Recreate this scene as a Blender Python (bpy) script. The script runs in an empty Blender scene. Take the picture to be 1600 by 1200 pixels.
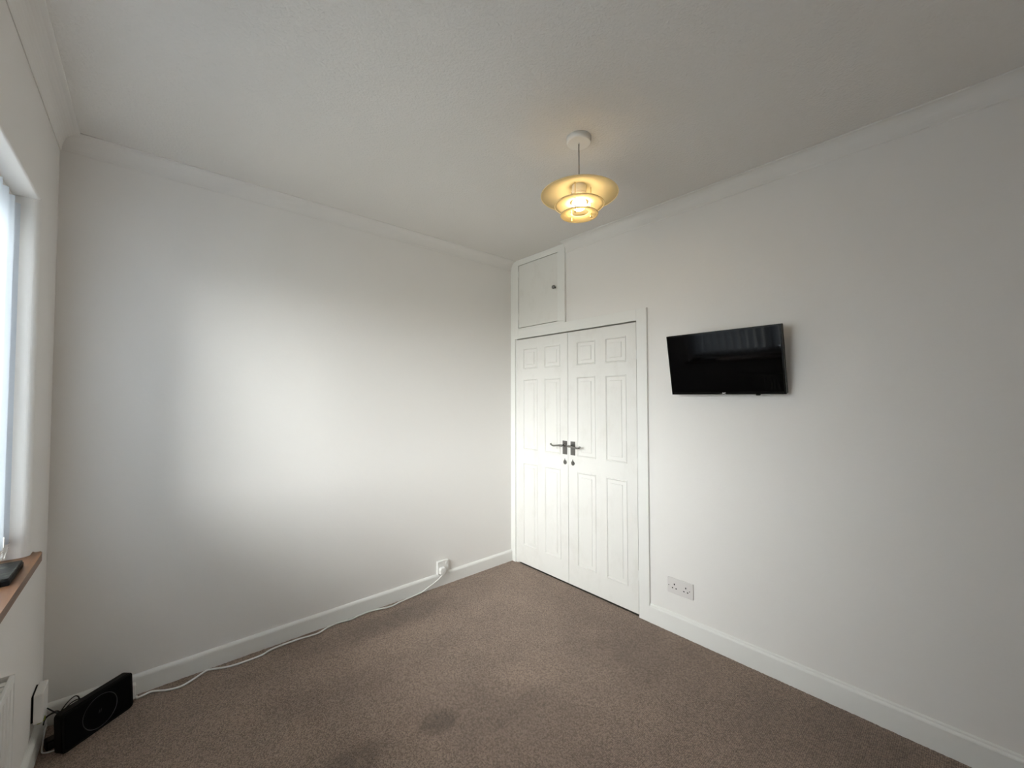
import bpy, bmesh, math, random
import numpy as np
from mathutils import Vector, Matrix, Euler

# ------------------------------------------------------------------ camera, light, exposure
SC = bpy.context.scene
COL = SC.collection
PI = math.pi
F_PX, YAW, PITCH, ROLL = 638.52, 0.7253, 0.0299, -0.0014
CAM = Vector((-2.2211, -2.5011, 1.3177))
fwd = Vector((math.sin(YAW)*math.cos(PITCH), math.cos(YAW)*math.cos(PITCH), math.sin(PITCH)))
rgt = Vector((math.cos(YAW), -math.sin(YAW), 0)); upv = rgt.cross(fwd)
r2 = rgt*math.cos(ROLL)+upv*math.sin(ROLL); u2 = -rgt*math.sin(ROLL)+upv*math.cos(ROLL)
cam = bpy.data.cameras.new('camera'); cam.sensor_width = 36; cam.sensor_fit = 'HORIZONTAL'
cam.lens = F_PX*36/1600; cam.clip_start = 0.02
co = bpy.data.objects.new('camera', cam); COL.objects.link(co)
M = Matrix((r2, u2, -fwd)).transposed().to_4x4(); M.translation = CAM; co.matrix_world = M
SC.camera = co
SC.view_settings.view_transform = 'Standard'; SC.view_settings.look = 'None'
SC.view_settings.exposure = 0.05; SC.view_settings.gamma = 1; SC.view_settings.use_curve_mapping = False
SKY, GROUND, BULB = 33.0, 5.5, 60.0
# overcast sky over a darker ground
w = bpy.data.worlds.new('overcast'); SC.world = w; w.use_nodes = True
nt = w.node_tree; nt.nodes.clear()
out = nt.nodes.new('ShaderNodeOutputWorld'); bg = nt.nodes.new('ShaderNodeBackground')
tc = nt.nodes.new('ShaderNodeTexCoord'); sp = nt.nodes.new('ShaderNodeSeparateXYZ')
mr = nt.nodes.new('ShaderNodeMapRange'); mr.inputs[1].default_value = -0.06; mr.inputs[2].default_value = 0.06
mx = nt.nodes.new('ShaderNodeMix'); mx.data_type = 'RGBA'
mx.inputs[6].default_value = (GROUND, GROUND, GROUND*.92, 1); mx.inputs[7].default_value = (SKY*1.0, SKY*1.0, SKY*1.0, 1)
nt.links.new(tc.outputs['Generated'], sp.inputs[0]); nt.links.new(sp.outputs[2], mr.inputs[0])
nt.links.new(mr.outputs[0], mx.inputs[0]); nt.links.new(mx.outputs[2], bg.inputs[0]); nt.links.new(bg.outputs[0], out.inputs[0])
# room numbers (metres); far corner at the origin, room in x<0, y<0
L, H, DEEP = 2.5204, 2.4154, 3.0
WY0, WY1, WZ0, WZ1 = -0.339, -1.93, 0.77, 2.01      # window opening
# window portal: guides sky sampling through the opening
pl = bpy.data.lights.new('window_portal', 'AREA'); pl.shape = 'RECTANGLE'; pl.size = WY0-WY1; pl.size_y = WZ1-WZ0
pl.cycles.is_portal = True
po = bpy.data.objects.new('window_portal', pl); COL.objects.link(po)
po.location = (-L-.26, (WY0+WY1)/2, (WZ0+WZ1)/2); po.rotation_euler = (0, -PI/2, 0)
SC.cycles.max_bounces = 8; SC.cycles.diffuse_bounces = 6; SC.cycles.glossy_bounces = 3; SC.cycles.transparent_max_bounces = 8
SC.cycles.sample_clamp_indirect = 6.0; SC.cycles.use_adaptive_sampling = True; SC.cycles.adaptive_threshold = 0.03

# ------------------------------------------------------------------ helpers
def mat(name, color, rough=.6, metal=0., noise=None, bump=None, spec=.5, extra=None):
    m = bpy.data.materials.new(name); m.use_nodes = True
    n = m.node_tree; b = n.nodes['Principled BSDF']
    b.inputs['Base Color'].default_value = (*color, 1); b.inputs['Roughness'].default_value = rough
    b.inputs['Metallic'].default_value = metal; b.inputs['Specular IOR Level'].default_value = spec
    tcx = n.nodes.new('ShaderNodeTexCoord')
    if noise:
        sc, amt = noise
        t = n.nodes.new('ShaderNodeTexNoise'); t.inputs['Scale'].default_value = sc; t.inputs['Detail'].default_value = 4
        n.links.new(tcx.outputs['Object'], t.inputs['Vector'])
        x = n.nodes.new('ShaderNodeMix'); x.data_type = 'RGBA'
        x.inputs[6].default_value = tuple(c*(1-amt) for c in color)+(1,); x.inputs[7].default_value = tuple(min(1, c*(1+amt)) for c in color)+(1,)
        n.links.new(t.outputs['Fac'], x.inputs[0]); n.links.new(x.outputs[2], b.inputs['Base Color'])
    if bump:
        sc, st, dist = bump
        t = n.nodes.new('ShaderNodeTexNoise'); t.inputs['Scale'].default_value = sc; t.inputs['Detail'].default_value = 1
        n.links.new(tcx.outputs['Object'], t.inputs['Vector'])
        bp = n.nodes.new('ShaderNodeBump'); bp.inputs['Strength'].default_value = st; bp.inputs['Distance'].default_value = dist
        n.links.new(t.outputs['Fac'], bp.inputs['Height']); n.links.new(bp.outputs[0], b.inputs['Normal'])
    return m
M_WALL = mat('wall_paint', (.80, .778, .755), .75, bump=(60, .12, .003))
M_CEIL = mat('ceiling_paint', (.75, .725, .695), .8, bump=(110, .5, .004))
M_TRIM = mat('white_gloss_paint', (.80, .795, .77), .38, noise=(9, .02), bump=(30, .06, .002))
M_COVE = mat('cove_paint', (.78, .76, .735), .65)
M_PLASTIC = mat('white_plastic', (.80, .79, .77), .35)
M_SOCKET = mat('socket_plastic', (.70, .67, .655), .35)
M_BLACK = mat('black_plastic', (.003, .003, .0033), .45, spec=.15)
M_SCREEN = mat('screen_glass', (.0006, .0006, .0008), .05, spec=.14)
M_DARK = mat('dark_hole', (.004, .004, .004), .9, spec=.0)
M_STEEL = mat('brushed_steel', (.21, .205, .195), .34, 1., noise=(60, .12))
M_CHROME = mat('chrome', (.36, .36, .345), .15, 1.)
M_CABLE = mat('white_cable', (.82, .81, .79), .4)
M_BCABLE = mat('black_cable', (.01, .01, .01), .5)
M_RAD = mat('radiator_enamel', (.80, .795, .775), .3)
M_UPVC = mat('white_upvc', (.85, .86, .87), .25)
M_RING = mat('smoked_chrome', (.055, .055, .062), .4, .3)
M_PRINT = mat('white_print', (.8, .8, .8), .4)
M_INSIDE_SHADE = mat('cupboard_inside_shade', (.04, .035, .03), .9)  # near-black: shade in the gap under the doors is put into this colour
M_YELLOW = mat('green_yellow_wire', (.30, .34, .04), .5)

def door_paint():
    m = mat('door_paint', (.82, .81, .775), .42, bump=(45, .05, .002))
    n = m.node_tree; b = n.nodes['Principled BSDF']; tcx = n.nodes.new('ShaderNodeTexCoord')
    mp = n.nodes.new('ShaderNodeMapping'); mp.inputs['Scale'].default_value = (5, 5, 3)
    t = n.nodes.new('ShaderNodeTexNoise'); t.inputs['Scale'].default_value = 1.6; t.inputs['Detail'].default_value = 7; t.inputs['Roughness'].default_value = .65
    rp = n.nodes.new('ShaderNodeValToRGB'); rp.color_ramp.elements[0].position = .30; rp.color_ramp.elements[0].color = (.71, .695, .66, 1)
    rp.color_ramp.elements[1].position = .5; rp.color_ramp.elements[1].color = (.76, .748, .718, 1)
    n.links.new(tcx.outputs['Object'], mp.inputs[0]); n.links.new(mp.outputs[0], t.inputs['Vector'])
    n.links.new(t.outputs['Fac'], rp.inputs[0]); n.links.new(rp.outputs[0], b.inputs['Base Color'])
    return m
M_DOOR = door_paint()

def wood():
    m = mat('varnished_wood', (.3, .15, .07), .38)
    n = m.node_tree; b = n.nodes['Principled BSDF']; tcx = n.nodes.new('ShaderNodeTexCoord')
    mp = n.nodes.new('ShaderNodeMapping'); mp.inputs['Scale'].default_value = (26, 1.6, 26)
    t = n.nodes.new('ShaderNodeTexNoise'); t.inputs['Scale'].default_value = 1.5; t.inputs['Detail'].default_value = 6; t.inputs['Distortion'].default_value = .7
    rp = n.nodes.new('ShaderNodeValToRGB'); rp.color_ramp.elements[0].position = .3; rp.color_ramp.elements[0].color = (.12, .055, .028, 1)
    rp.color_ramp.elements[1].position = .7; rp.color_ramp.elements[1].color = (.25, .13, .066, 1)
    n.links.new(tcx.outputs['Object'], mp.inputs[0]); n.links.new(mp.outputs[0], t.inputs['Vector'])
    n.links.new(t.outputs['Fac'], rp.inputs[0]); n.links.new(rp.outputs[0], b.inputs['Base Color'])
    return m
M_WOOD = wood()

def marble():
    m = mat('marbled_black', (.02, .02, .02), .4, spec=.2)
    n = m.node_tree; b = n.nodes['Principled BSDF']; tcx = n.nodes.new('ShaderNodeTexCoord')
    t = n.nodes.new('ShaderNodeTexNoise'); t.inputs['Scale'].default_value = 38; t.inputs['Detail'].default_value = 5; t.inputs['Distortion'].default_value = 1.5
    rp = n.nodes.new('ShaderNodeValToRGB'); rp.color_ramp.elements[0].position = .52; rp.color_ramp.elements[0].color = (.008, .009, .009, 1)
    rp.color_ramp.elements[1].position = .72; rp.color_ramp.elements[1].color = (.10, .105, .09, 1)
    n.links.new(tcx.outputs['Object'], t.inputs['Vector']); n.links.new(t.outputs['Fac'], rp.inputs[0]); n.links.new(rp.outputs[0], b.inputs['Base Color'])
    return m
M_MARBLE = marble()

def translucent(name, col, trans, tfac):
    m = bpy.data.materials.new(name); m.use_nodes = True; n = m.node_tree; n.nodes.clear()
    o = n.nodes.new('ShaderNodeOutputMaterial'); d = n.nodes.new('ShaderNodeBsdfDiffuse'); t = n.nodes.new('ShaderNodeBsdfTranslucent')
    x = n.nodes.new('ShaderNodeMixShader'); d.inputs[0].default_value = (*col, 1); t.inputs[0].default_value = (*trans, 1)
    x.inputs[0].default_value = tfac
    n.links.new(d.outputs[0], x.inputs[1]); n.links.new(t.outputs[0], x.inputs[2]); n.links.new(x.outputs[0], o.inputs[0])
    return m
M_VANE = translucent('vane_fabric', (.70, .74, .80), (.66, .72, .80), .3)
M_SHADE = translucent('lamp_shade_acrylic', (.52, .48, .36), (.85, .77, .55), .5)

M_GLOW_RIM = translucent('glow_rim_acrylic', (.9, .84, .66), (.95, .85, .6), .6)  # paler than the shade sheet, edge glow put into the colour

def glass():
    m = bpy.data.materials.new('window_glass'); m.use_nodes = True; n = m.node_tree; n.nodes.clear()
    o = n.nodes.new('ShaderNodeOutputMaterial'); t = n.nodes.new('ShaderNodeBsdfTransparent'); g = n.nodes.new('ShaderNodeBsdfGlossy')
    g.inputs['Roughness'].default_value = .02; t.inputs[0].default_value = (.95, .97, .96, 1)
    fr = n.nodes.new('ShaderNodeFresnel'); fr.inputs[0].default_value = 1.45; x = n.nodes.new('ShaderNodeMixShader')
    n.links.new(fr.outputs[0], x.inputs[0]); n.links.new(t.outputs[0], x.inputs[1]); n.links.new(g.outputs[0], x.inputs[2]); n.links.new(x.outputs[0], o.inputs[0])
    return m
M_GLASS = glass()

def emis(name, col, s):
    m = bpy.data.materials.new(name); m.use_nodes = True; b = m.node_tree.nodes['Principled BSDF']
    b.inputs['Base Color'].default_value = (.8, .8, .75, 1)
    b.inputs['Emission Color'].default_value = (*col, 1); b.inputs['Emission Strength'].default_value = s
    return m
M_BULB = emis('lit_bulb', (1, .75, .42), BULB)

def carpet():
    m = bpy.data.materials.new('brown_carpet'); m.use_nodes = True; n = m.node_tree; b = n.nodes['Principled BSDF']
    b.inputs['Roughness'].default_value = 1; b.inputs['Specular IOR Level'].default_value = .05
    b.inputs['Sheen Weight'].default_value = .15; b.inputs['Sheen Roughness'].default_value = .6
    g = n.nodes.new('ShaderNodeNewGeometry')
    def nd(t, **k):
        x = n.nodes.new(t)
        for a, v in k.items(): setattr(x, a, v)
        return x
    lk = n.links.new
    def math_(op, a, b_=None, clamp=False):
        x = nd('ShaderNodeMath', operation=op, use_clamp=clamp)
        for i, v in enumerate((a, b_)):
            if v is None: continue
            if isinstance(v, (int, float)): x.inputs[i].default_value = v
            else: lk(v, x.inputs[i])
        return x.outputs[0]
    pos = g.outputs['Position']
    def noise(scale, detail=3, vec=pos, rough=.5):
        t = nd('ShaderNodeTexNoise'); t.inputs['Scale'].default_value = scale; t.inputs['Detail'].default_value = detail; t.inputs['Roughness'].default_value = rough
        lk(vec, t.inputs['Vector']); return t.outputs['Fac']
    # loops of the pile: a loose grid of cells, rows along y
    mp = nd('ShaderNodeMapping'); mp.inputs['Scale'].default_value = (225, 175, 1); lk(pos, mp.inputs[0])
    v = nd('ShaderNodeTexVoronoi'); v.voronoi_dimensions = '2D'; v.inputs['Scale'].default_value = 1; v.inputs['Randomness'].default_value = .42
    lk(mp.outputs[0], v.inputs['Vector'])
    cell = math_('SUBTRACT', 1.0, math_('MULTIPLY', v.outputs['Distance'], 1.25), True)
    csep = nd('ShaderNodeSeparateColor'); lk(v.outputs['Color'], csep.inputs[0])
    flock = noise(420, 2)
    val = math_('ADD', math_('MULTIPLY', cell, .55), math_('MULTIPLY', csep.outputs[0], .35))
    val = math_('ADD', val, math_('MULTIPLY', flock, .5))
    rp = nd('ShaderNodeValToRGB'); e = rp.color_ramp.elements
    e[0].position = .35; e[0].color = (.085, .059, .043, 1); e[1].position = 1.0; e[1].color = (.395, .29, .228, 1)
    lk(val, rp.inputs[0])
    # trodden tracks: broad soft light and dark areas, tint shift
    big = noise(1.7, 2); mid = noise(6, 3)
    track = math_('ADD', math_('MULTIPLY', math_('SUBTRACT', big, .5), .55), math_('MULTIPLY', math_('SUBTRACT', mid, .5), .35))
    sep = nd('ShaderNodeSeparateXYZ'); lk(pos, sep.inputs[0])
    wobn = math_('SUBTRACT', noise(11, 5), .5)
    def blob(cx, cy, rx, ry, wob=.5):
        dx = math_('DIVIDE', math_('SUBTRACT', sep.outputs[0], cx), rx); dy = math_('DIVIDE', math_('SUBTRACT', sep.outputs[1], cy), ry)
        d = math_('ADD', math_('MULTIPLY', dx, dx), math_('MULTIPLY', dy, dy))
        d = math_('ADD', d, math_('MULTIPLY', wobn, wob*2.4))
        r = nd('ShaderNodeMapRange'); r.interpolation_type = 'SMOOTHSTEP'
        r.inputs[1].default_value = 2.0; r.inputs[2].default_value = 0.0; lk(d, r.inputs[0]); return r.outputs[0]
    gain = math_('ADD', 1.0, track)
    # worn stains and the unfaded strip where furniture stood by the back wall
    for cx, cy, rx, ry, amt in ((-1.315, -1.03, .075, .055, -.34), (-1.66, -.99, .13, .07, -.2), (-1.10, -1.12, .20, .12, -.12), (-1.16, -.20, .40, .09, -.22), (-.2, -2.1, .2, .3, -.15), (-1.5, -.80, .35, .12, .10), (-.93, -1.05, .12, .10, .12), (-1.2, -.42, .5, .10, .12), (-.35, -1.1, .3, .35, -.06)):
        gain = math_('ADD', gain, math_('MULTIPLY', blob(cx, cy, rx, ry), amt))
    mul = nd('ShaderNodeVectorMath', operation='SCALE'); lk(rp.outputs[0], mul.inputs[0]); lk(gain, mul.inputs['Scale'])
    lk(mul.outputs[0], b.inputs['Base Color'])
    bp = nd('ShaderNodeBump'); bp.inputs['Strength'].default_value = .9; bp.inputs['Distance'].default_value = .004
    lk(val, bp.inputs['Height']); lk(bp.outputs[0], b.inputs['Normal'])
    return m
M_CARPET = carpet()

def obj(name, bm_or_mesh, m, parent=None, smooth=False, **props):
    if isinstance(bm_or_mesh, bmesh.types.BMesh):
        bmesh.ops.recalc_face_normals(bm_or_mesh, faces=bm_or_mesh.faces)
        me = bpy.data.meshes.new(name); bm_or_mesh.to_mesh(me); bm_or_mesh.free()
    else: me = bm_or_mesh
    me.name = name
    if m and not me.materials: me.materials.append(m)
    if smooth:
        for f in me.polygons: f.use_smooth = True
    o = bpy.data.objects.new(name, me); COL.objects.link(o)
    if parent is not None: o.parent = parent
    for k, v in props.items(): o[k] = v
    return o
def thing(name, label, cat, loc=(0, 0, 0), rot=(0, 0, 0), **props):
    o = bpy.data.objects.new(name, None); COL.objects.link(o); o.location = loc; o.rotation_euler = rot
    o.empty_display_size = .05; o['label'] = label; o['category'] = cat
    for k, v in props.items(): o[k] = v
    return o
def box(bm, a, b, bevel=0, seg=1):
    x0, x1 = sorted((a[0], b[0])); y0, y1 = sorted((a[1], b[1])); z0, z1 = sorted((a[2], b[2]))
    r = bmesh.ops.create_cube(bm, size=1, matrix=Matrix.Translation(((x0+x1)/2, (y0+y1)/2, (z0+z1)/2)) @ Matrix.Diagonal((x1-x0, y1-y0, z1-z0, 1)))
    if bevel:
        es = set(e for v in r['verts'] for e in v.link_edges)
        bmesh.ops.bevel(bm, geom=list(es), offset=bevel, segments=seg, affect='EDGES', profile=.6)
    return bm
def nbox(a, b, bevel=0, seg=1): return box(bmesh.new(), a, b, bevel, seg)
def cyl(bm, p, q, r, seg=20, r2=None):
    p, q = Vector(p), Vector(q); d = q-p
    mt = Matrix.Translation((p+q)/2) @ d.to_track_quat('Z', 'Y').to_matrix().to_4x4()
    bmesh.ops.create_cone(bm, cap_ends=True, segments=seg, radius1=r, radius2=r if r2 is None else r2, depth=d.length, matrix=mt); return bm
def lathe(bm, prof, seg=64, center=(0, 0, 0), closed=False):
    """revolve (r, z) profile about z"""
    rings = []
    for r, z in prof:
        if r < 1e-6: rings.append([bm.verts.new((center[0], center[1], center[2]+z))])
        else: rings.append([bm.verts.new((center[0]+r*math.cos(2*PI*i/seg), center[1]+r*math.sin(2*PI*i/seg), center[2]+z)) for i in range(seg)])
    n = len(rings)
    for k in range(n if closed else n-1):
        a, b = rings[k], rings[(k+1) % n]
        for i in range(seg):
            j = (i+1) % seg
            if len(a) == 1 and len(b) == 1: continue
            if len(a) == 1: bm.faces.new((a[0], b[i], b[j]))
            elif len(b) == 1: bm.faces.new((a[i], a[j], b[0]))
            else: bm.faces.new((a[i], a[j], b[j], b[i]))
    return bm
def tube(bm, pts, r, seg=8, caps=True, smooth_n=0):
    pts = [Vector(p) for p in pts]
    if smooth_n:
        q = []
        for i in range(len(pts)-1):
            p0, p1, p2, p3 = pts[max(i-1, 0)], pts[i], pts[i+1], pts[min(i+2, len(pts)-1)]
            for k in range(smooth_n):
                t = k/smooth_n
                q.append(.5*((2*p1)+(-p0+p2)*t+(2*p0-5*p1+4*p2-p3)*t*t+(-p0+3*p1-3*p2+p3)*t**3))
        q.append(pts[-1]); pts = q
    rings = []; prev = None
    for i, p in enumerate(pts):
        d = (pts[min(i+1, len(pts)-1)]-pts[max(i-1, 0)]).normalized()
        if prev is None:
            n = d.orthogonal().normalized()
        else:
            n = (prev-d*prev.dot(d)).normalized()
        prev = n; b = d.cross(n); rr = r(i/(len(pts)-1)) if callable(r) else r
        rings.append([bm.verts.new(p+(n*math.cos(2*PI*k/seg)+b*math.sin(2*PI*k/seg))*rr) for k in range(seg)])
    for a, b in zip(rings, rings[1:]):
        for k in range(seg): bm.faces.new((a[k], a[(k+1) % seg], b[(k+1) % seg], b[k]))
    if caps: bm.faces.new(rings[0][::-1]); bm.faces.new(rings[-1])
    return bm
def rect_with_holes(bm, fx, u0, u1, v0, v1, holes):
    """slab pieces tiling the rectangle minus holes; fx(u0,u1,v0,v1) -> two box corners"""
    us = sorted({u0, u1, *[h[i] for h in holes for i in (0, 1)]}); vs = sorted({v0, v1, *[h[i] for h in holes for i in (2, 3)]})
    for a, b in zip(us, us[1:]):
        run = None
        for c, d in zip(vs, vs[1:]):
            inh = any(h[0] <= (a+b)/2 <= h[1] and h[2] <= (c+d)/2 <= h[3] for h in holes)
            if inh:
                if run: box(bm, *fx(a, b, run[0], run[1])); run = None
            else: run = (run[0], d) if run else (c, d)
        if run: box(bm, *fx(a, b, run[0], run[1]))
    return bm
ST = dict(kind='structure')

# ------------------------------------------------------------------ the setting
def floor():
    nx, ny = 320, 380
    xs = np.linspace(-L-.02, -.003, nx); ys = np.linspace(-DEEP, .0, ny)
    X, Y = np.meshgrid(xs, ys); rng = np.random.default_rng(3)
    Z = rng.random(X.shape)*.002-.001
    v = np.stack([X.ravel(), Y.ravel(), Z.ravel()], 1)
    i = np.arange(nx*ny).reshape(ny, nx)
    f = np.stack([i[:-1, :-1].ravel(), i[:-1, 1:].ravel(), i[1:, 1:].ravel(), i[1:, :-1].ravel()], 1)
    me = bpy.data.meshes.new('floor')
    me.vertices.add(len(v)); me.vertices.foreach_set('co', v.ravel())
    me.loops.add(f.size); me.loops.foreach_set('vertex_index', f.ravel().astype(np.int32))
    me.polygons.add(len(f)); me.polygons.foreach_set('loop_start', np.arange(0, f.size, 4, dtype=np.int32)); me.polygons.foreach_set('loop_total', np.full(len(f), 4, np.int32))
    me.update(); me.validate()
    obj('floor', me, M_CARPET, smooth=True, label='brown loop pile carpet with darker worn stains', **ST)
floor()
obj('ceiling', nbox((-L-.25, -DEEP-.1, H), (.12, .1, H+.1)), M_CEIL, label='white stippled ceiling', **ST)
obj('wall_back', nbox((-L-.25, 0, -.05), (.12, .1, H)), M_WALL, label='long plain white wall facing the camera on the left', **ST)
DZ, DT = 1.777, 1.846                 # door opening top, head top
obj('wall_right', rect_with_holes(bmesh.new(), lambda a, b, c, d: ((0, a, c), (.1, b, d)), -DEEP, 0, -.05, H,
    [(-1.16, -.045, -.05, DZ), (-.515, -.09, 1.86, 2.372)]), M_WALL, label='white wall with the cupboard and the television', **ST)
def window_wall():
    RJ = .022
    bm = rect_with_holes(bmesh.new(), lambda a, b, c, d: ((-L, a, c), (-L-.25, b, d)), -DEEP, 0, -.05, H, [(WY1-RJ, WY0+RJ, WZ0-.02, WZ1+.006)])
    for yy, s in ((WY0, 1), (WY1, -1)):        # jambs with softly rounded plaster arrises
        pts = [(-L-.25, yy), (-L-.25, yy+s*RJ), (-L, yy+s*RJ)]+[(-L-RJ+RJ*math.cos(PI/2*k/8), yy+s*RJ-s*RJ*math.sin(PI/2*k/8)) for k in range(1, 9)]
        lo = [bm.verts.new((x, y, WZ0-.02)) for x, y in pts]; hi = [bm.verts.new((x, y, WZ1+.006)) for x, y in pts]
        bm.faces.new(lo); bm.faces.new(hi)
        for i in range(len(pts)): j = (i+1) % len(pts); bm.faces.new((lo[i], lo[j], hi[j], hi[i]))
    pts = [(-L-.25, WZ1), (-L-.25, WZ1+.006), (-L, WZ1+.006)]+[(-L-.006+.006*math.cos(PI/2*k/4), WZ1+.006-.006*math.sin(PI/2*k/4)) for k in range(1, 5)]
    lo = [bm.verts.new((x, WY1, z)) for x, z in pts]; hi = [bm.verts.new((x, WY0, z)) for x, z in pts]
    bm.faces.new(lo); bm.faces.new(hi)
    for i in range(len(pts)): j = (i+1) % len(pts); bm.faces.new((lo[i], lo[j], hi[j], hi[i]))
    return bm
obj('wall_left', window_wall(), M_WALL, label='white window wall at the left edge', **ST)
obj('wall_front', nbox((-L-.25, -DEEP-.1, -.05), (.12, -DEEP, H)), M_WALL, label='white wall behind the camera', **ST)

def profile_run(name, prof, axis, a, b, place, m, mitre=(0, 0), label=None):
    """extrude a (d, z) profile along a wall; mitre shifts the ends by d"""
    bm = bmesh.new(); rows = []
    for end, mt in ((a, mitre[0]), (b, mitre[1])):
        rows.append([bm.verts.new(place(end+mt*d, d, z)) for d, z in prof])
    n = len(prof)
    for i in range(n):
        j = (i+1) % n; bm.faces.new((rows[0][i], rows[0][j], rows[1][j], rows[1][i]))
    bm.faces.new(rows[0]); bm.faces.new(rows[1][::-1])
    o = obj(name, bm, m, **ST)
    if label: o['label'] = label
    return o
def cove(cw, cc):
    pr = [(0, 0), (0, -cw), (.003, -cw-.001), (.006, -cw+.003)]
    for k in range(1, 9):
        t = k/9*PI/2
        pr.append((.006+(cc-.012)*(1-math.cos(t)), -cw+.004+(cw-.009)*math.sin(t)))
    return pr+[(cc-.005, -.005), (cc-.001, -.0045), (cc, -.003), (cc, 0)]
CV = cove(.069, .0628)
pA = lambda s, d, z: (s, -d, H+z); pB = lambda s, d, z: (-d, s, H+z); pC = lambda s, d, z: (-L+d, s, H+z); pD = lambda s, d, z: (s, -DEEP+d, H+z)
profile_run('trim_1', CV, 'x', -L, -.016, pA, M_COVE, (1, 0), 'white plaster cove along the top of the back wall')
profile_run('trim_2', CV, 'y', -DEEP, -.583, pB, M_COVE, (1, 0), 'white plaster cove running above the television wall')
profile_run('trim_3', CV, 'y', -DEEP, 0, pC, M_COVE, (1, -1), 'white plaster cove above the window')
profile_run('trim_4', CV, 'x', -L, 0, pD, M_COVE, (1, -1), 'white plaster cove behind the camera')
SKB = [(0, -.03), (0, .1075), (.004, .1075), (.007, .104), (.008, .0985), (.011, .0965), (.0145, .094), (.016, .090), (.016, -.03)]
SKA = [(0, -.03), (0, .085), (.005, .085), (.009, .083), (.013, .0785), (.0155, .073), (.016, .068), (.016, -.03)]
fA = lambda s, d, z: (s, -d, z); fB = lambda s, d, z: (-d, s, z); fC = lambda s, d, z: (-L+d, s, z); fD = lambda s, d, z: (s, -DEEP+d, z)
profile_run('baseboard_back', SKA, 'x', -L, -.016, fA, M_TRIM, (1, 0), 'white painted skirting with rounded top along the back wall')
profile_run('baseboard_right', SKB, 'y', -DEEP, -1.22, fB, M_TRIM, (1, 0), 'white painted moulded skirting under the television')
profile_run('baseboard_left', SKA, 'y', -DEEP, 0, fC, M_TRIM, (1, -1), 'white painted skirting under the window')
profile_run('baseboard_front', SKB, 'x', -L, 0, fD, M_TRIM, (1, -1), 'white painted skirting behind the camera')

# window: frame, mullion, glass, sill
win = bpy.data.objects.new('window_1', None); COL.objects.link(win); win['kind'] = 'structure'; win['label'] = 'white framed window behind the vertical blind'
XF0, XF1 = -L-.15, -L-.21
bm = bmesh.new()
for (a, b, c, d) in ((WY0, WY0-.06, WZ0, WZ1), (WY1, WY1+.06, WZ0, WZ1), (WY0-.06, WY1+.06, WZ0, WZ0+.06), (WY0-.06, WY1+.06, WZ1-.06, WZ1)):
    box(bm, (XF0, a, c), (XF1, b, d))
obj('window_frame', bm, M_UPVC, win)
ym = (WY0+WY1)/2
obj('mullion', nbox((XF0, ym-.035, WZ0+.06), (XF1, ym+.035, WZ1-.06), .004), M_UPVC, win)
for a, b in ((WY0-.06, ym+.035), (ym-.035, WY1+.06)):
    obj('pane', nbox((-L-.178, a, WZ0+.06), (-L-.182, b, WZ1-.06)), M_GLASS, win)
def sill():
    bm = bmesh.new(); x1, xb = -2.493, XF0; y0, y1 = WY0+.06, WY1-.06; r = .045; ex = x1+L-.0005
    outline = [(-L+.001, y0)]
    for k in range(9):
        t = PI/2*k/8; outline.append((x1-ex+ex*math.sin(t), y0-r+r*math.cos(t)))
    outline = [(-L+.0005, y0)]+[(max(px, -L+.0005), py) for px, py in outline[1:]]
    for k in range(9):
        t = PI/2*k/8; outline.append((max(x1-ex+ex*math.cos(t), -L+.0005), y1+r-r*math.sin(t)))
    outline += [(-L+.0005, y1), (-L-.021, y1), (-L-.021, WY1+.0005), (xb, WY1+.0005), (xb, WY0-.0005), (-L-.021, WY0-.0005), (-L-.021, y0)]
    pts = []
    for q in outline:
        if not pts or (Vector(q)-Vector(pts[-1])).length > 1e-5: pts.append(q)
    top = [bm.verts.new((x, y, WZ0)) for x, y in pts]; bot = [bm.verts.new((x, y, WZ0-.026)) for x, y in pts]
    bm.faces.new(top); bm.faces.new(bot[::-1])
    for i in range(len(pts)):
        j = (i+1) % len(pts); bm.faces.new((top[i], bot[i], bot[j], top[j]))
    es = [e for e in bm.edges if (e.verts[0].co.x > -L+.002 and e.verts[1].co.x > -L+.002) and abs(e.verts[0].co.z-e.verts[1].co.z) < 1e-6]
    bmesh.ops.bevel(bm, geom=es, offset=.009, segments=4, affect='EDGES')
    o = obj('window_sill', bm, M_WOOD, win); o['label'] = 'varnished brown wooden window sill with rounded corner'
sill()

# ------------------------------------------------------------------ built-in cupboard
cup = thing('built_in_cupboard', 'white built-in cupboard with panelled double doors and small top locker in corner', 'cupboard', (0, -.6, 0))
def cp(name, bm, m, parent=cup, smooth=False, **k):
    """mesh given in room coordinates, parented under the cupboard tree"""
    o = obj(name, bm, m, None, smooth, **k); o.parent = parent
    off = Vector((0, .6, 0))
    for v in o.data.vertices: v.co += off
    return o
FX = -.016
bv = .0005
bm = bmesh.new()     # left stile, top end scribed to the cove
zc = H-.069
pts = [(0, -.001), (0, zc)]+[(-d, H+z-.0005) for d, z in CV[4:-1]]+[(-.09, H-.0005), (-.09, H-.042), (-.09, DT+.017)]
pts = [(-.0005, 0), (-.0005, zc)]+[(-d, H+z-.001) for d, z in CV[4:-1]]+[(-.066, H-.001), (-.09, H-.001), (-.09, 1.86), (-.09, DZ), (-.052, DZ), (-.052, 0)]
for dx in (FX,):
    f = bm.faces.new([bm.verts.new((dx, y, z)) for y, z in pts])
r = bmesh.ops.extrude_face_region(bm, geom=[f]); bmesh.ops.translate(bm, verts=[v for v in r['geom'] if isinstance(v, bmesh.types.BMVert)], vec=(-FX, 0, 0))
cp('frame_stile', bm, M_TRIM)
cp('frame_stile', nbox((FX, -1.152, 0), (0, -1.2199, DT), bv), M_TRIM)
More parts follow.
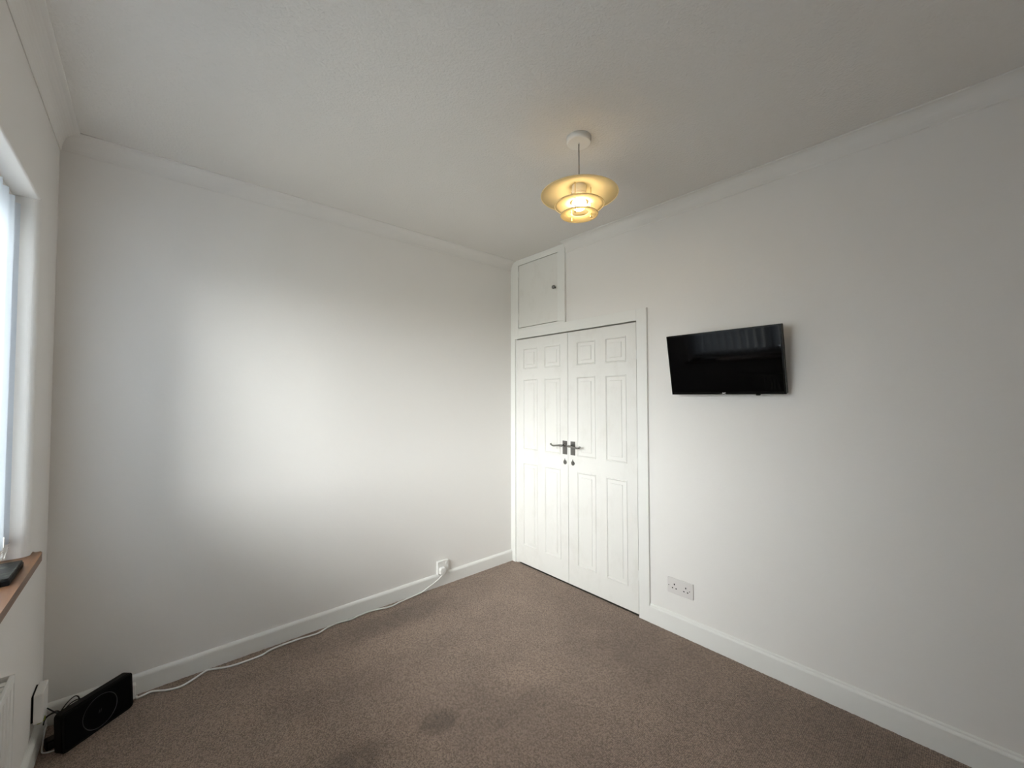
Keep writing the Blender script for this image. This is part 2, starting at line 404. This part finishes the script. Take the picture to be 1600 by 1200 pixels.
cp('frame_head', nbox((FX, -.0905, DZ), (0, -1.1515, DT), bv), M_TRIM)
cp('locker_rail', nbox((FX, -.0905, DT+.0003), (0, -.583, 1.8605), .0004), M_TRIM)
cp('locker_post', nbox((FX-.002, -.514, 1.861), (0, -.5835, H-.001), bv), M_TRIM)
cp('locker_rail', nbox((FX, -.0905, 2.369), (0, -.5135, H-.001), .0004), M_TRIM)
# thin jamb lining inside the opening
cp('jamb_lining', nbox((-.006, -.0525, 0), (.05, -.066, DZ), .0008), M_TRIM)
bm = bmesh.new()
box(bm, (.5, -1.2, -.02), (.51, -.02, H)); box(bm, (.1, -.02, -.02), (.5, -.01, H)); box(bm, (.1, -1.2, -.02), (.5, -1.19, H)); box(bm, (.001, -1.159, -.04), (.5, -.046, -.02)); box(bm, (.1, -1.19, H-.01), (.5, -.02, H))
cp('interior_lining', bm, M_INSIDE_SHADE)
ROWS = ((1.531, 1.693), (.901, 1.451), (.157, .797))
def panel_door(y0, y1, cols, lock_y, lever_dir, hinge_y):
    """y0 > y1; leaf with recessed moulded panels"""
    z0, z1, fx, th = .016, 1.768, -.012, .035
    bm = bmesh.new()
    holes = [(c[1], c[0], r_[0], r_[1]) for c in cols for r_ in ROWS]
    us = sorted({y0, y1, *[v for c in cols for v in c]}); vs = sorted({z0, z1, *[v for r_ in ROWS for v in r_]})
    grid = {}
    V = lambda x, y, z: grid.setdefault((round(x, 5), round(y, 5), round(z, 5)), None) or grid.__setitem__((round(x, 5), round(y, 5), round(z, 5)), bm.verts.new((x, y, z))) or grid[(round(x, 5), round(y, 5), round(z, 5))]
    for a, b in zip(us, us[1:]):
        for c, d in zip(vs, vs[1:]):
            if any(h[0] <= (a+b)/2 <= h[1] and h[2] <= (c+d)/2 <= h[3] for h in holes): continue
            bm.faces.new((V(fx, a, c), V(fx, b, c), V(fx, b, d), V(fx, a, d)))
    xb = fx+th
    for h in holes:        # moulded sinking round each panel
        ring = lambda o, x: [V(x, h[0]+o, h[2]+o), V(x, h[1]-o, h[2]+o), V(x, h[1]-o, h[3]-o), V(x, h[0]+o, h[3]-o)]
        prev = ring(0, fx)
        for o_, x_ in ((.0015, fx-.0035), (.006, fx-.0042), (.0115, fx+.003)):
            cur = ring(o_, x_)
            for i in range(4): bm.faces.new((prev[i], prev[(i+1) % 4], cur[(i+1) % 4], cur[i]))
            prev = cur
        bm.faces.new(prev)
    # edges and back
    E = [(y0, z0), (y1, z0), (y1, z1), (y0, z1)]
    zb = {0: [v for v in us], 1: vs}
    back = [bm.verts.new((xb, y, z)) for y, z in E]; bm.faces.new(back)
    def side(pts_f, b0, b1): bm.faces.new([V(fx, *q) for q in pts_f]+[b1, b0])
    side([(u, z0) for u in us[::-1]], back[0], back[1]); side([(y1, v) for v in vs], back[1], back[2])
    side([(u, z1) for u in us], back[2], back[3]); side([(y0, v) for v in vs[::-1]], back[3], back[0])
    leaf = cp('door', bm, M_DOOR)
    off = Vector((0, .6, 0))
    for c in cols:
        for r_ in ROWS:      # raised field
            y_a, y_b = c[1]+.011, c[0]-.011; z_a, z_b = r_[0]+.011, r_[1]-.011
            b2 = bmesh.new(); s = .024
            P = lambda o, x: [b2.verts.new((x, yy, zz)) for yy, zz in ((y_a+o, z_a+o), (y_b-o, z_a+o), (y_b-o, z_b-o), (y_a+o, z_b-o))]
            rings = [P(0, fx+.0031), P(.0, fx+.0027), P(s-.002, fx+.002), P(s, fx-.0015)]
            for q, q2 in zip(rings, rings[1:]):
                for i in range(4): b2.faces.new((q[i], q[(i+1) % 4], q2[(i+1) % 4], q2[i]))
            b2.faces.new(rings[-1]); b2.faces.new(rings[0][::-1])
            cp('raised_panel', b2, M_DOOR, leaf)
    # steel lever on a plate, keyhole cover, hinges
    pz0, pz1 = .907, 1.002
    plate = cp('lever_plate', nbox((fx-.004, lock_y-.02, pz0), (fx, lock_y+.02, pz1), .001), M_STEEL, leaf)
    sgn = lever_dir; zl = .972
    b2 = bmesh.new(); cyl(b2, (fx-.003, lock_y, zl), (fx-.012, lock_y, zl), .0105); cyl(b2, (fx-.010, lock_y, zl), (fx-.048, lock_y, zl), .0065)
    tube(b2, [(fx-.043, lock_y-sgn*.008, zl), (fx-.046, lock_y+sgn*.012, zl), (fx-.047, lock_y+sgn*.04, zl-.003), (fx-.046, lock_y+sgn*.07, zl-.007), (fx-.045, lock_y+sgn*.088, zl-.003), (fx-.043, lock_y+sgn*.098, zl+.004)],
         lambda t: .0085-.0025*math.sin(min(t*1.4, 1)*PI/2)+.001*(t > .9), 10, True, 5)
    cp('lever_handle', b2, M_CHROME, leaf, True)
    ey, ez = lock_y-.001*sgn, .851
    b2 = bmesh.new(); cyl(b2, (fx-.0025, ey, ez), (fx, ey, ez), .0155, 24); cp('keyhole_cover', b2, M_CHROME, leaf)
    b2 = bmesh.new()     # the little swinging drop over the hole
    cyl(b2, (fx-.005, ey, ez+.012), (fx-.002, ey, ez+.012), .006, 14); cyl(b2, (fx-.005, ey-.004, ez-.002), (fx-.0025, ey-.004, ez-.002), .0095, 18); box(b2, (fx-.005, ey-.003, ez+.012), (fx-.0025, ey+.003, ez+.026), .001)
    cp('keyhole_drop', b2, M_STEEL, leaf)
    for hz0, hz1 in ((1.541, 1.599), (.885, .94), (.216, .277)):
        b2 = bmesh.new(); cyl(b2, (fx-.003, hinge_y, hz0), (fx-.003, hinge_y, hz1), .0032, 10)
        for k in (.33, .66):
            zz = hz0+(hz1-hz0)*k; cyl(b2, (fx-.003, hinge_y, zz-.0007), (fx-.003, hinge_y, zz+.0007), .0036, 10)
        cp('hinge', b2, M_TRIM, leaf)
    return leaf
dl = panel_door(-.0685, -.6025, ((-.143, -.300), (-.374, -.532)), -.5745, 1, -.0672)
dl['label'] = 'left panelled cupboard door'
dr = panel_door(-.6055, -1.1475, ((-.683, -.841), (-.920, -1.0765)), -.6475, -1, -1.1497)
dr['label'] = 'right panelled cupboard door with grubby marks'
lk_ = cp('locker_door', nbox((-.012, -.094, 1.8655), (.010, -.5125, 2.3655), .001), M_DOOR)
b2 = bmesh.new(); lathe(b2, [(0, .0), (.007, 0), (.006, .008), (.0075, .012), (.0135, .016), (.0145, .021), (.0115, .027), (.005, .030), (0, .0305)], 24)
bmesh.ops.rotate(b2, verts=b2.verts, matrix=Matrix.Rotation(-PI/2, 3, 'Y')); bmesh.ops.translate(b2, verts=b2.verts, vec=(-.012, -.4885, 2.1137))
cp('knob', b2, M_STEEL, lk_, True)
for zz in (1.93, 2.27):
    b2 = bmesh.new(); cyl(b2, (-.0135, -.0925, zz), (-.0135, -.0925, zz+.05), .003, 10); cp('hinge', b2, M_TRIM, lk_)

# ------------------------------------------------------------------ television
Wt, Ht, Dt = .541, .320, .032
tilt = math.atan2(.06, .3145)
tv = thing('television', 'small black flat television tilted downward on the right wall', 'television', (-.060, -1.6695, 1.3255), (0, -tilt, 0))
# local frame: y across, z up, -x is the front
obj('cabinet', nbox((.001, -Wt/2, 0), (Dt, Wt/2, Ht), .004, 2), M_BLACK, tv)
bm = bmesh.new()
bw, bb = .007, .013
for a, b in (((0, -Wt/2, 0), (.006, -Wt/2+bw, Ht)), ((0, Wt/2-bw, 0), (.006, Wt/2, Ht)), ((0, -Wt/2+bw, Ht-bw), (.006, Wt/2-bw, Ht)), ((0, -Wt/2+bw, 0), (.006, Wt/2-bw, bb))):
    box(bm, (a[0]-.0015, a[1], a[2]), b, .001)
M_BEZEL = mat('gloss_black_bezel', (.002, .002, .002), .18, spec=.2)
bez = obj('bezel', bm, M_BEZEL, tv)
obj('screen', nbox((-.0004, -Wt/2+bw, bb), (.002, Wt/2-bw, Ht-bw)), M_SCREEN, tv)
def text_mesh(s, size):
    cu = bpy.data.curves.new('lettering', 'FONT'); cu.body = s; cu.size = size; cu.extrude = .0002; cu.align_x = 'CENTER'; cu.offset = .0003; cu.shear = .2
    t = bpy.data.objects.new('lettering', cu); COL.objects.link(t); dg = bpy.context.evaluated_depsgraph_get()
    me = bpy.data.meshes.new_from_object(t.evaluated_get(dg)); COL.objects.unlink(t); bpy.data.objects.remove(t); bpy.data.curves.remove(cu); return me
lg = obj('logo', text_mesh('JVC', .0105), M_PRINT, bez); lg.data.transform(Matrix(((0, 0, -1, 0), (-1, 0, 0, 0), (0, 1, 0, 0), (0, 0, 0, 1))))
lg.location = (-.0017, -.001, .0025)
obj('receiver_window', nbox((-.001, -.163, -.006), (.012, -.145, .003), .0015), M_BLACK, tv)
obj('back_housing', nbox((Dt-.002, -.17, .04), (Dt+.022, .17, .22), .01, 2), M_BLACK, tv)
bm = bmesh.new()
ct, stl = math.cos(tilt), math.sin(tilt)
box(bm, (Dt+.016, -.05, .08), (Dt+.026, .05, .18), .002)
cyl(bm, (Dt+.02, -.03, .1), (Dt+.045, -.03, .1), .008); cyl(bm, (Dt+.02, .03, .1), (Dt+.045, .03, .1), .008)
obj('wall_bracket', bm, M_BLACK, tv)

# ------------------------------------------------------------------ pendant lamp
PX, PY = -.8755, -1.4135
lamp = thing('pendant_lamp', 'lit white three-tier disc pendant lamp hanging from ceiling', 'lamp', (PX, PY, H))
Zl = lambda z: z-H
bm = bmesh.new(); lathe(bm, [(0, 0), (.0515, 0), (.0515, -.020), (.050, -.0235), (.047, -.025), (.006, -.025), (.006, -.0275), (0, -.0275)], 48); obj('ceiling_rose', bm, M_PLASTIC, lamp, False)
for f in lamp.children[0].data.polygons: f.use_smooth = abs(f.normal.z) < .9
M_CORD = mat('grey_cord', (.30, .27, .25), .6)
bm = bmesh.new(); cyl(bm, (0, 0, -.027), (0, 0, Zl(2.215)), .0028, 12); obj('cord', bm, M_CORD, lamp)
def dish(name, prof, th, label=None):
    up = [(r, z+th) for r, z in prof[::-1]]
    bm = bmesh.new(); lathe(bm, prof+up, 72, closed=prof[0][0] > 1e-4)
    bmesh.ops.remove_doubles(bm, verts=bm.verts, dist=1e-6)
    return obj(name, bm, M_SHADE, lamp, True)
dish('top_shade', [(.0, Zl(2.207)), (.03, Zl(2.207)), (.06, Zl(2.200)), (.10, Zl(2.189)), (.14, Zl(2.176)), (.158, Zl(2.169)), (.1615, Zl(2.169))], .0015)
dish('middle_shade', [(.040, Zl(2.137)), (.065, Zl(2.134)), (.09, Zl(2.128)), (.1005, Zl(2.124)), (.1035, Zl(2.1255))], .0015)
dish('lower_shade', [(.0385, Zl(2.094)), (.055, Zl(2.091)), (.07, Zl(2.086)), (.0755, Zl(2.083)), (.078, Zl(2.0845))], .0015)
for rim_r, rim_z in ((.1612, 2.1682), (.1032, 2.1247), (.0777, 2.0837)):     # pale bead added to each tier so its edge seems to glow
    bm = bmesh.new(); lathe(bm, [(rim_r+.0019*math.cos(2*PI*k/8), Zl(rim_z)+.0019*math.sin(2*PI*k/8)) for k in range(8)], 72, closed=True); obj('glow_rim', bm, M_GLOW_RIM, lamp, True)
bm = bmesh.new(); lathe(bm, [(0, Zl(2.207)), (.030, Zl(2.207)), (.0305, Zl(2.178)), (.0285, Zl(2.176)), (.0305, Zl(2.174)), (.0305, Zl(2.166)), (.0285, Zl(2.164)), (.029, Zl(2.159)), (0, Zl(2.159))], 40); obj('lampholder', bm, M_PLASTIC, lamp)
bm = bmesh.new()
pr = [(0, Zl(2.160)), (.016, Zl(2.160)), (.018, Zl(2.154))]
for k in range(0, 11):
    t = PI*(.30+.70*k/10); pr.append((max(.030*math.sin(t), 0), Zl(2.129)+.027*math.cos(t)))
lathe(bm, pr, 32); bmesh.ops.remove_doubles(bm, verts=bm.verts, dist=1e-6); obj('bulb', bm, M_BULB, lamp, True)
# three rods tying the tiers together, with little end balls
M_BRASS = mat('brass_rod', (.62, .50, .26), .3, .9)
for a in (-19, 101, -139):
    th_ = math.radians(a); ca, sa = math.cos(th_)*-.777+math.sin(th_)*.629, math.cos(th_)*-.629-math.sin(th_)*.777; rr = .05
    bm = bmesh.new(); cyl(bm, (rr*ca, rr*sa, Zl(2.204)), (rr*ca, rr*sa, Zl(2.079)), .0017, 8)
    for zz in (2.15, 2.105): cyl(bm, (rr*ca, rr*sa, Zl(zz)), (rr*ca, rr*sa, Zl(zz-.010)), .0032, 8)
    bmesh.ops.create_uvsphere(bm, u_segments=10, v_segments=6, radius=.0042, matrix=Matrix.Translation((rr*ca, rr*sa, Zl(2.077))))
    obj('tie_rod', bm, M_BRASS, lamp)

# ------------------------------------------------------------------ sockets, plug, cable
ds = thing('double_socket', 'white double wall socket without plugs beside cupboard frame', 'socket', (0, -1.4018, .2565))
bm = nbox((-.009, -.073, -.0425), (-.0004, .073, .0425), .003, 2); obj('face_plate', bm, M_SOCKET, ds)
for gy in (.0325, -.0325):
    for dy, dz, wy, wz in ((0, .0095, .0028, .0046), (.0105, -.0115, .0038, .0027), (-.0105, -.0115, .0038, .0027)):
        obj('pin_hole', nbox((-.0093, gy+dy-wy, dz-wz), (-.006, gy+dy+wy, dz+wz)), M_DARK, ds)
for gy in (.0645, -.0535):
    bm = bmesh.new(); cyl(bm, (-.0094, gy, -.002), (-.006, gy, -.002), .0026, 12); obj('screw', bm, M_DARK, ds)
ss = thing('single_socket', 'white single wall socket just above the back skirting', 'socket', (-.668, 0, .1285))
obj('back_box', nbox((-.0425, -.018, -.0425), (.0425, -.0005, .0425), .003, 2), M_PLASTIC, ss)
obj('face_plate', nbox((-.043, -.025, -.043), (.043, -.0175, .043), .003, 2), M_PLASTIC, ss)
obj('rocker_switch', nbox((.018, -.029, .015), (.028, -.024, .033), .0015), M_PLASTIC, ss)
pg = thing('plug', 'white three-pin plug pushed into the single socket', 'plug', (-.682, -.025, .1125))
bm = bmesh.new()
ol = [(-.024, -.018), (-.024, .010), (-.016, .022), (.016, .022), (.024, .010), (.024, -.018), (.012, -.026), (-.012, -.026)]
f = bm.faces.new([bm.verts.new((x, -.0003, z)) for x, z in ol]); r = bmesh.ops.extrude_face_region(bm, geom=[f])
vs_ = [v for v in r['geom'] if isinstance(v, bmesh.types.BMVert)]; bmesh.ops.translate(bm, verts=vs_, vec=(0, -.024, 0)); bmesh.ops.scale(bm, verts=vs_, vec=(.9, 1, .9))
bmesh.ops.bevel(bm, geom=list(bm.edges), offset=.002, segments=2, affect='EDGES'); obj('body', bm, M_PLASTIC, pg)
obj('cable_grip', nbox((-.006, -.019, -.034), (.006, -.007, -.023), .002), M_PLASTIC, pg)
# white lead: hangs from the plug, then wanders along the skirting to the extension block
hang = [(-.682, -.038, .083), (-.690, -.037, .076), (-.716, -.034, .058), (-.746, -.032, .044), (-.79, -.030, .027), (-.836, -.028, .010)]
flo = [(-0.88, -0.028), (-0.929, -0.034), (-1.0, -0.043), (-1.073, -0.055), (-1.179, -0.026), (-1.257, -0.030), (-1.304, -0.040), (-1.379, -0.026), (-1.437, -0.036), (-1.496, -0.060), (-1.549, -0.056), (-1.606, -0.049), (-1.72, -0.053), (-1.768, -0.074), (-1.83, -0.077), (-1.905, -0.070), (-1.977, -0.037), (-1.999, -0.037), (-2.047, -0.069), (-2.091, -0.089), (-2.14, -0.077), (-2.188, -0.045), (-2.217, -0.050), (-2.238, -0.052)]
bm = bmesh.new(); tube(bm, hang+[(x, min(y, -.0275), .0055) for x, y in flo]+[(-2.2405, -.045, .012)], .0044, 8, True, 5)
obj('extension_lead', bm, M_CABLE, None, True, label='long white cable lying wavy along the back skirting', category='cable')
eb = thing('extension_block', 'white extension block half hidden behind the black speaker', 'extension block', (-2.345, -.040, 0))
bm = nbox((-.103, -.0185, .004), (.103, .0185, .066), .009, 2); obj('body', bm, M_PLASTIC, eb)
for k, xx in enumerate((-.07, -.023, .023, .07)):
    obj('socket_face', nbox((xx-.02, -.0195, .016), (xx+.02, -.018, .055), .0005), M_SOCKET, eb)
bm = bmesh.new(); cyl(bm, (.1025, -.002, .05), (.1035, -.002, .05), .0022, 10); obj('screw', bm, M_DARK, eb)
obj('foot', nbox((-.06, -.012, 0.0), (.06, .012, .005)), M_PLASTIC, eb)

# ------------------------------------------------------------------ corner: speaker, cables, white box
BL, BR = Vector((-2.432, -.252)), Vector((-2.251, -.102))
ang = math.atan2((BR-BL).y, (BR-BL).x); Ws = (BR-BL).length; mid_ = (BL+BR)/2
sp_ = thing('speaker', 'black slab speaker with a thin round ring standing across the corner', 'speaker', (mid_.x, mid_.y, 0.0), (math.radians(-4), 0, ang))
def rounded(w_, h_, r, z0, y0, y1, seg=6):
    bm = bmesh.new(); pts = []
    for cx, cz, a0 in ((w_/2-r, z0+h_-r, 0), (-w_/2+r, z0+h_-r, PI/2), (-w_/2+r, z0+r, PI), (w_/2-r, z0+r, 1.5*PI)):
        for k in range(seg+1): pts.append((cx+r*math.cos(a0+PI/2*k/seg), cz+r*math.sin(a0+PI/2*k/seg)))
    f = bm.faces.new([bm.verts.new((x, y0, z)) for x, z in pts]); rr = bmesh.ops.extrude_face_region(bm, geom=[f])
    bmesh.ops.translate(bm, verts=[v for v in rr['geom'] if isinstance(v, bmesh.types.BMVert)], vec=(0, y1-y0, 0)); return bm
Hs = .146
bm = rounded(Ws+.012, Hs, .017, .001, 0, .036)
es = [e for e in bm.edges if abs(e.verts[0].co.y-e.verts[1].co.y) < 1e-6]; bmesh.ops.bevel(bm, geom=es, offset=.003, segments=2, affect='EDGES'); obj('cabinet', bm, M_BLACK, sp_)
bm = rounded(Ws-.008, Hs-.02, .01, .011, -.0012, .004); obj('grille', bm, mat('grille_cloth', (.002, .002, .0025), .9, bump=(900, .4, .001), spec=.1), sp_)
bm = bmesh.new(); n_, m_ = 48, 6
rg = [[bm.verts.new(((.0595+.0013*math.cos(2*PI*j/m_))*math.cos(2*PI*i/n_), -.0022+.0013*math.sin(2*PI*j/m_), .073+(.0595+.0013*math.cos(2*PI*j/m_))*math.sin(2*PI*i/n_))) for j in range(m_)] for i in range(n_)]
for i in range(n_):
    for j in range(m_): bm.faces.new((rg[i][j], rg[(i+1) % n_][j], rg[(i+1) % n_][(j+1) % m_], rg[i][(j+1) % m_]))
obj('ring', bm, M_RING, sp_, True)
bm = bmesh.new()
for k, (a, b) in enumerate((((-.006, .067), (-.002, .079)), ((.000, .067), (.004, .079)))):
    tube(bm, [(a[0], -.0022, a[1]), (b[0], -.0022, b[1])], .0007, 5)
obj('emblem', bm, M_RING, sp_)
# white junction box on the window wall
jb = thing('junction_box', 'white plastic junction box on the window wall above the corner cables', 'box', (-L, -.175, .185))
bm = nbox((.006, -.05, -.052), (.030, .05, .052), .003, 2); obj('cover', bm, M_PLASTIC, jb)
obj('shadow_gap_plate', nbox((.0004, -.045, -.046), (.007, .045, .046)), M_BLACK, jb)  # black plate paints the shadow gap between cover and wall
bm = bmesh.new(); tube(bm, [(.014, -.035, -.051), (.016, -.03, -.062), (.022, -.015, -.068), (.03, -.005, -.064), (.024, .012, -.051)], .0022, 6, True, 4); obj('earth_wire', bm, M_YELLOW, jb, True)
# loose black leads rising from the tangle
leads = [[(-2.487, -.168, .15), (-2.475, -.168, .135), (-2.462, -.168, .119), (-2.45, -.168, .105), (-2.446, -.17, .06), (-2.447, -.172, .004)],
         [(-2.462, -.146, .085), (-2.453, -.146, .110), (-2.439, -.146, .132), (-2.426, -.146, .145), (-2.415, -.146, .149), (-2.407, -.146, .140), (-2.405, -.146, .12), (-2.410, -.147, .07), (-2.425, -.148, .004)],
         [(-2.497, -.156, .108), (-2.481, -.156, .117), (-2.466, -.156, .122), (-2.455, -.156, .11), (-2.447, -.157, .06), (-2.440, -.158, .004)],
         [(-2.499, -.136, .075), (-2.497, -.136, .088), (-2.491, -.136, .1), (-2.478, -.136, .106), (-2.463, -.136, .105), (-2.452, -.136, .09), (-2.447, -.137, .05), (-2.45, -.138, .004)],
         [(-2.452, -.122, .085), (-2.44, -.122, .106), (-2.425, -.122, .118), (-2.408, -.122, .121), (-2.398, -.122, .11), (-2.397, -.122, .06), (-2.40, -.122, .004)]]
llab = ['black cable end poking up against the junction box', 'tallest arched black cable behind the speaker', 'thin black cable crossing low in front of the corner skirting', 'black cable looping down under the junction box', 'short black cable arch beside the speaker top']
for q, lb in zip(leads, llab):
    bm = bmesh.new(); tube(bm, q, .0021, 6, True, 6); obj('black_cable', bm, M_BCABLE, None, True, label=lb, category='cable', group='black cables tangled in the corner')
pa = thing('power_adapter', 'black power adapter on the carpet at the speaker\'s left end', 'adapter', (-2.474, -.168, 0), (0, 0, .3))
obj('body', nbox((-.016, -.019, .001), (.016, .019, .034), .004, 2), M_BLACK, pa)
obj('plug_face', nbox((-.012, -.0202, .006), (.012, -.018, .029), .001), mat('dark_grey_plastic', (.03, .03, .032), .4), pa)
bm = bmesh.new(); tube(bm, [(-2.494, -.105, .055), (-2.498, -.12, .035), (-2.4985, -.14, .014), (-2.4975, -.165, .0045), (-2.492, -.192, .0045), (-2.477, -.203, .0045), (-2.461, -.205, .0045)], .0025, 6, True, 6)
obj('white_cable', bm, M_CABLE, None, True, label='short white cable curling round the black power adapter', category='cable')

# ------------------------------------------------------------------ radiator
RY0, RY1, RZ0, RZ1, RXF, RXB = -.835, -1.80, .14, .600, -2.470, -2.508
rad = thing('radiator', 'white panel radiator under the window sill', 'radiator', (-L, (RY0+RY1)/2, 0))
def rp_(name, bm, m=M_RAD, parent=rad):
    o = obj(name, bm, m, parent); off = Vector((L, -(RY0+RY1)/2, 0))
    for v in o.data.vertices: v.co += off
    return o
bm = bmesh.new()     # fluted front panel
ys = []; y = RY0-.012; prof = [(RXF+.0, RY0)]
while y > RY1+.02:
    prof += [(RXF, y), (RXF, y-.016), (RXF-.0045, y-.0205), (RXF-.0045, y-.0285)]; y -= .033
prof.append((RXF, RY1))
fr_ = [[bm.verts.new((x, yy, z)) for x, yy in prof] for z in (RZ0, RZ1-.022)]
for i in range(len(prof)-1): bm.faces.new((fr_[0][i], fr_[0][i+1], fr_[1][i+1], fr_[1][i]))
rp_('fluted_panel', bm)
rp_('back_panel', nbox((RXB, RY0-.003, RZ0), (RXB+.003, RY1+.003, RZ1-.01)))
for yy in (RY0, RY1+.003): rp_('side_panel', nbox((RXB, yy, RZ0), (RXF+.0015, yy-.003, RZ1), .0008))
bm = bmesh.new(); box(bm, (RXF-.008, RY0-.003, RZ1-.022), (RXF+.0015, RY1+.003, RZ1), .003, 2); box(bm, (RXB, RY0-.003, RZ1-.006), (RXB+.006, RY1+.003, RZ1))
rp_('top_rail', bm)
yy = RY0-.03
while yy > RY1+.02: rp_('grille_bar', nbox((RXB+.006, yy, RZ1-.006), (RXF-.008, yy-.020, RZ1-.001))); yy -= .026
for yy in (RY0-.15, RY1+.15): rp_('bracket', nbox((-L+.0005, yy-.015, .2), (RXB, yy+.015, .5)))
for yy in (RY0+.03, RY1-.03):
    bm = bmesh.new(); cyl(bm, (-2.489, yy, 0), (-2.489, yy, .19), .0075, 12); s_ = 1 if yy > RY0 else -1
    cyl(bm, (-2.489, yy, .18), (-2.489, yy-s_*.032, .18), .009, 12); cyl(bm, (-2.489, yy, .17), (-2.489, yy, .23), .014, 14); rp_('valve_pipe', bm, M_PLASTIC)

# ------------------------------------------------------------------ vertical blind
XB = -2.603
bl = thing('vertical_blind', 'white vertical blind of fabric vanes hanging in the window recess', 'blind', (XB, (WY0+WY1)/2, WZ1))
def bp_(name, bm, m, parent=bl, smooth=False):
    o = obj(name, bm, m, parent, smooth); off = Vector((-XB, -(WY0+WY1)/2, -WZ1))
    for v in o.data.vertices: v.co += off
    return o
bp_('headrail', nbox((XB-.02, WY0-.008, WZ1-.026), (XB+.02, WY1+.008, WZ1-.0005), .003), M_PLASTIC)
VW, SPC, VA = .089, .076, math.radians(-64.5)
vz0, vz1 = .828, WZ1-.033
vy = []; y = WY0-.038
while y > WY1+.03: vy.append(y); y -= SPC
vm = None
def vane_mesh():
    bm = bmesh.new(); n = 6
    lo, hi = [], []
    for k in range(n+1):
        t = k/n-.5; u = t*VW; bow = .004*(1-4*t*t)
        for z, lst in ((vz0, lo), (vz1, hi)): lst.append(bm.verts.new((u*math.sin(VA)+bow*math.cos(VA), -u*math.cos(VA)+bow*math.sin(VA), z-WZ1)))
    for k in range(n): bm.faces.new((lo[k], lo[k+1], hi[k+1], hi[k]))
    me = bpy.data.meshes.new('vane'); bm.to_mesh(me); bm.free(); return me
VM = vane_mesh(); VM.materials.append(M_VANE)
for f in VM.polygons: f.use_smooth = True
bm = bmesh.new(); box(bm, (-.0015, -VW/2+.004, -.034), (.0015, VW/2-.004, .0), .0006); bmesh.ops.rotate(bm, verts=bm.verts, matrix=Matrix.Rotation(-VA, 3, 'Z'))
bmesh.ops.recalc_face_normals(bm, faces=bm.faces); WM = bpy.data.meshes.new('vane_weight'); bm.to_mesh(WM); bm.free(); WM.materials.append(M_PLASTIC)
bm = bmesh.new(); cyl(bm, (0, 0, -.036), (0, 0, -.024), .004, 8); bmesh.ops.recalc_face_normals(bm, faces=bm.faces); CM = bpy.data.meshes.new('hanger_clip'); bm.to_mesh(CM); bm.free(); CM.materials.append(M_PLASTIC)
yc = (WY0+WY1)/2
for y in vy:
    v = obj('vane', VM, None, bl); v.location = (0, y-yc, 0)
    c = obj('weight', WM, None, v); c.location = (0, 0, vz0-WZ1+.032)
    c = obj('hanger_clip', CM, None, v)
# bead chains joining the vane weights
def bead_chain(side):
    bm = bmesh.new()
    ux, uy = side*VW/2*math.sin(VA), -side*VW/2*math.cos(VA)
    for i in range(len(vy)-1):
        a = Vector((XB+ux, vy[i]+uy, vz0+.004)); b = Vector((XB+ux, vy[i+1]+uy, vz0+.004)); sag = .042
        out_ = .022 if side > 0 else -.004
        n = 22
        for k in range(n):
            t = k/n; p = a.lerp(b, t); s = 4*t*(1-t); p.z -= sag*s**.8; p.x += out_*s
            bmesh.ops.create_icosphere(bm, subdivisions=1, radius=.0023, matrix=Matrix.Translation(p))
    bp_('bead_chain', bm, M_PLASTIC, bl, True)
bead_chain(1); bead_chain(-1)

# ------------------------------------------------------------------ box on the sill
tb = thing('trinket_box', 'small black marbled box lying on the wooden window sill', 'box', (-2.56, -.545, WZ0))
obj('tray', nbox((-.045, -.09, .0004), (.045, .09, .017), .002), M_BLACK, tb)
obj('lid', nbox((-.043, -.088, .0172), (.043, .088, .0225), .0015), M_MARBLE, tb)
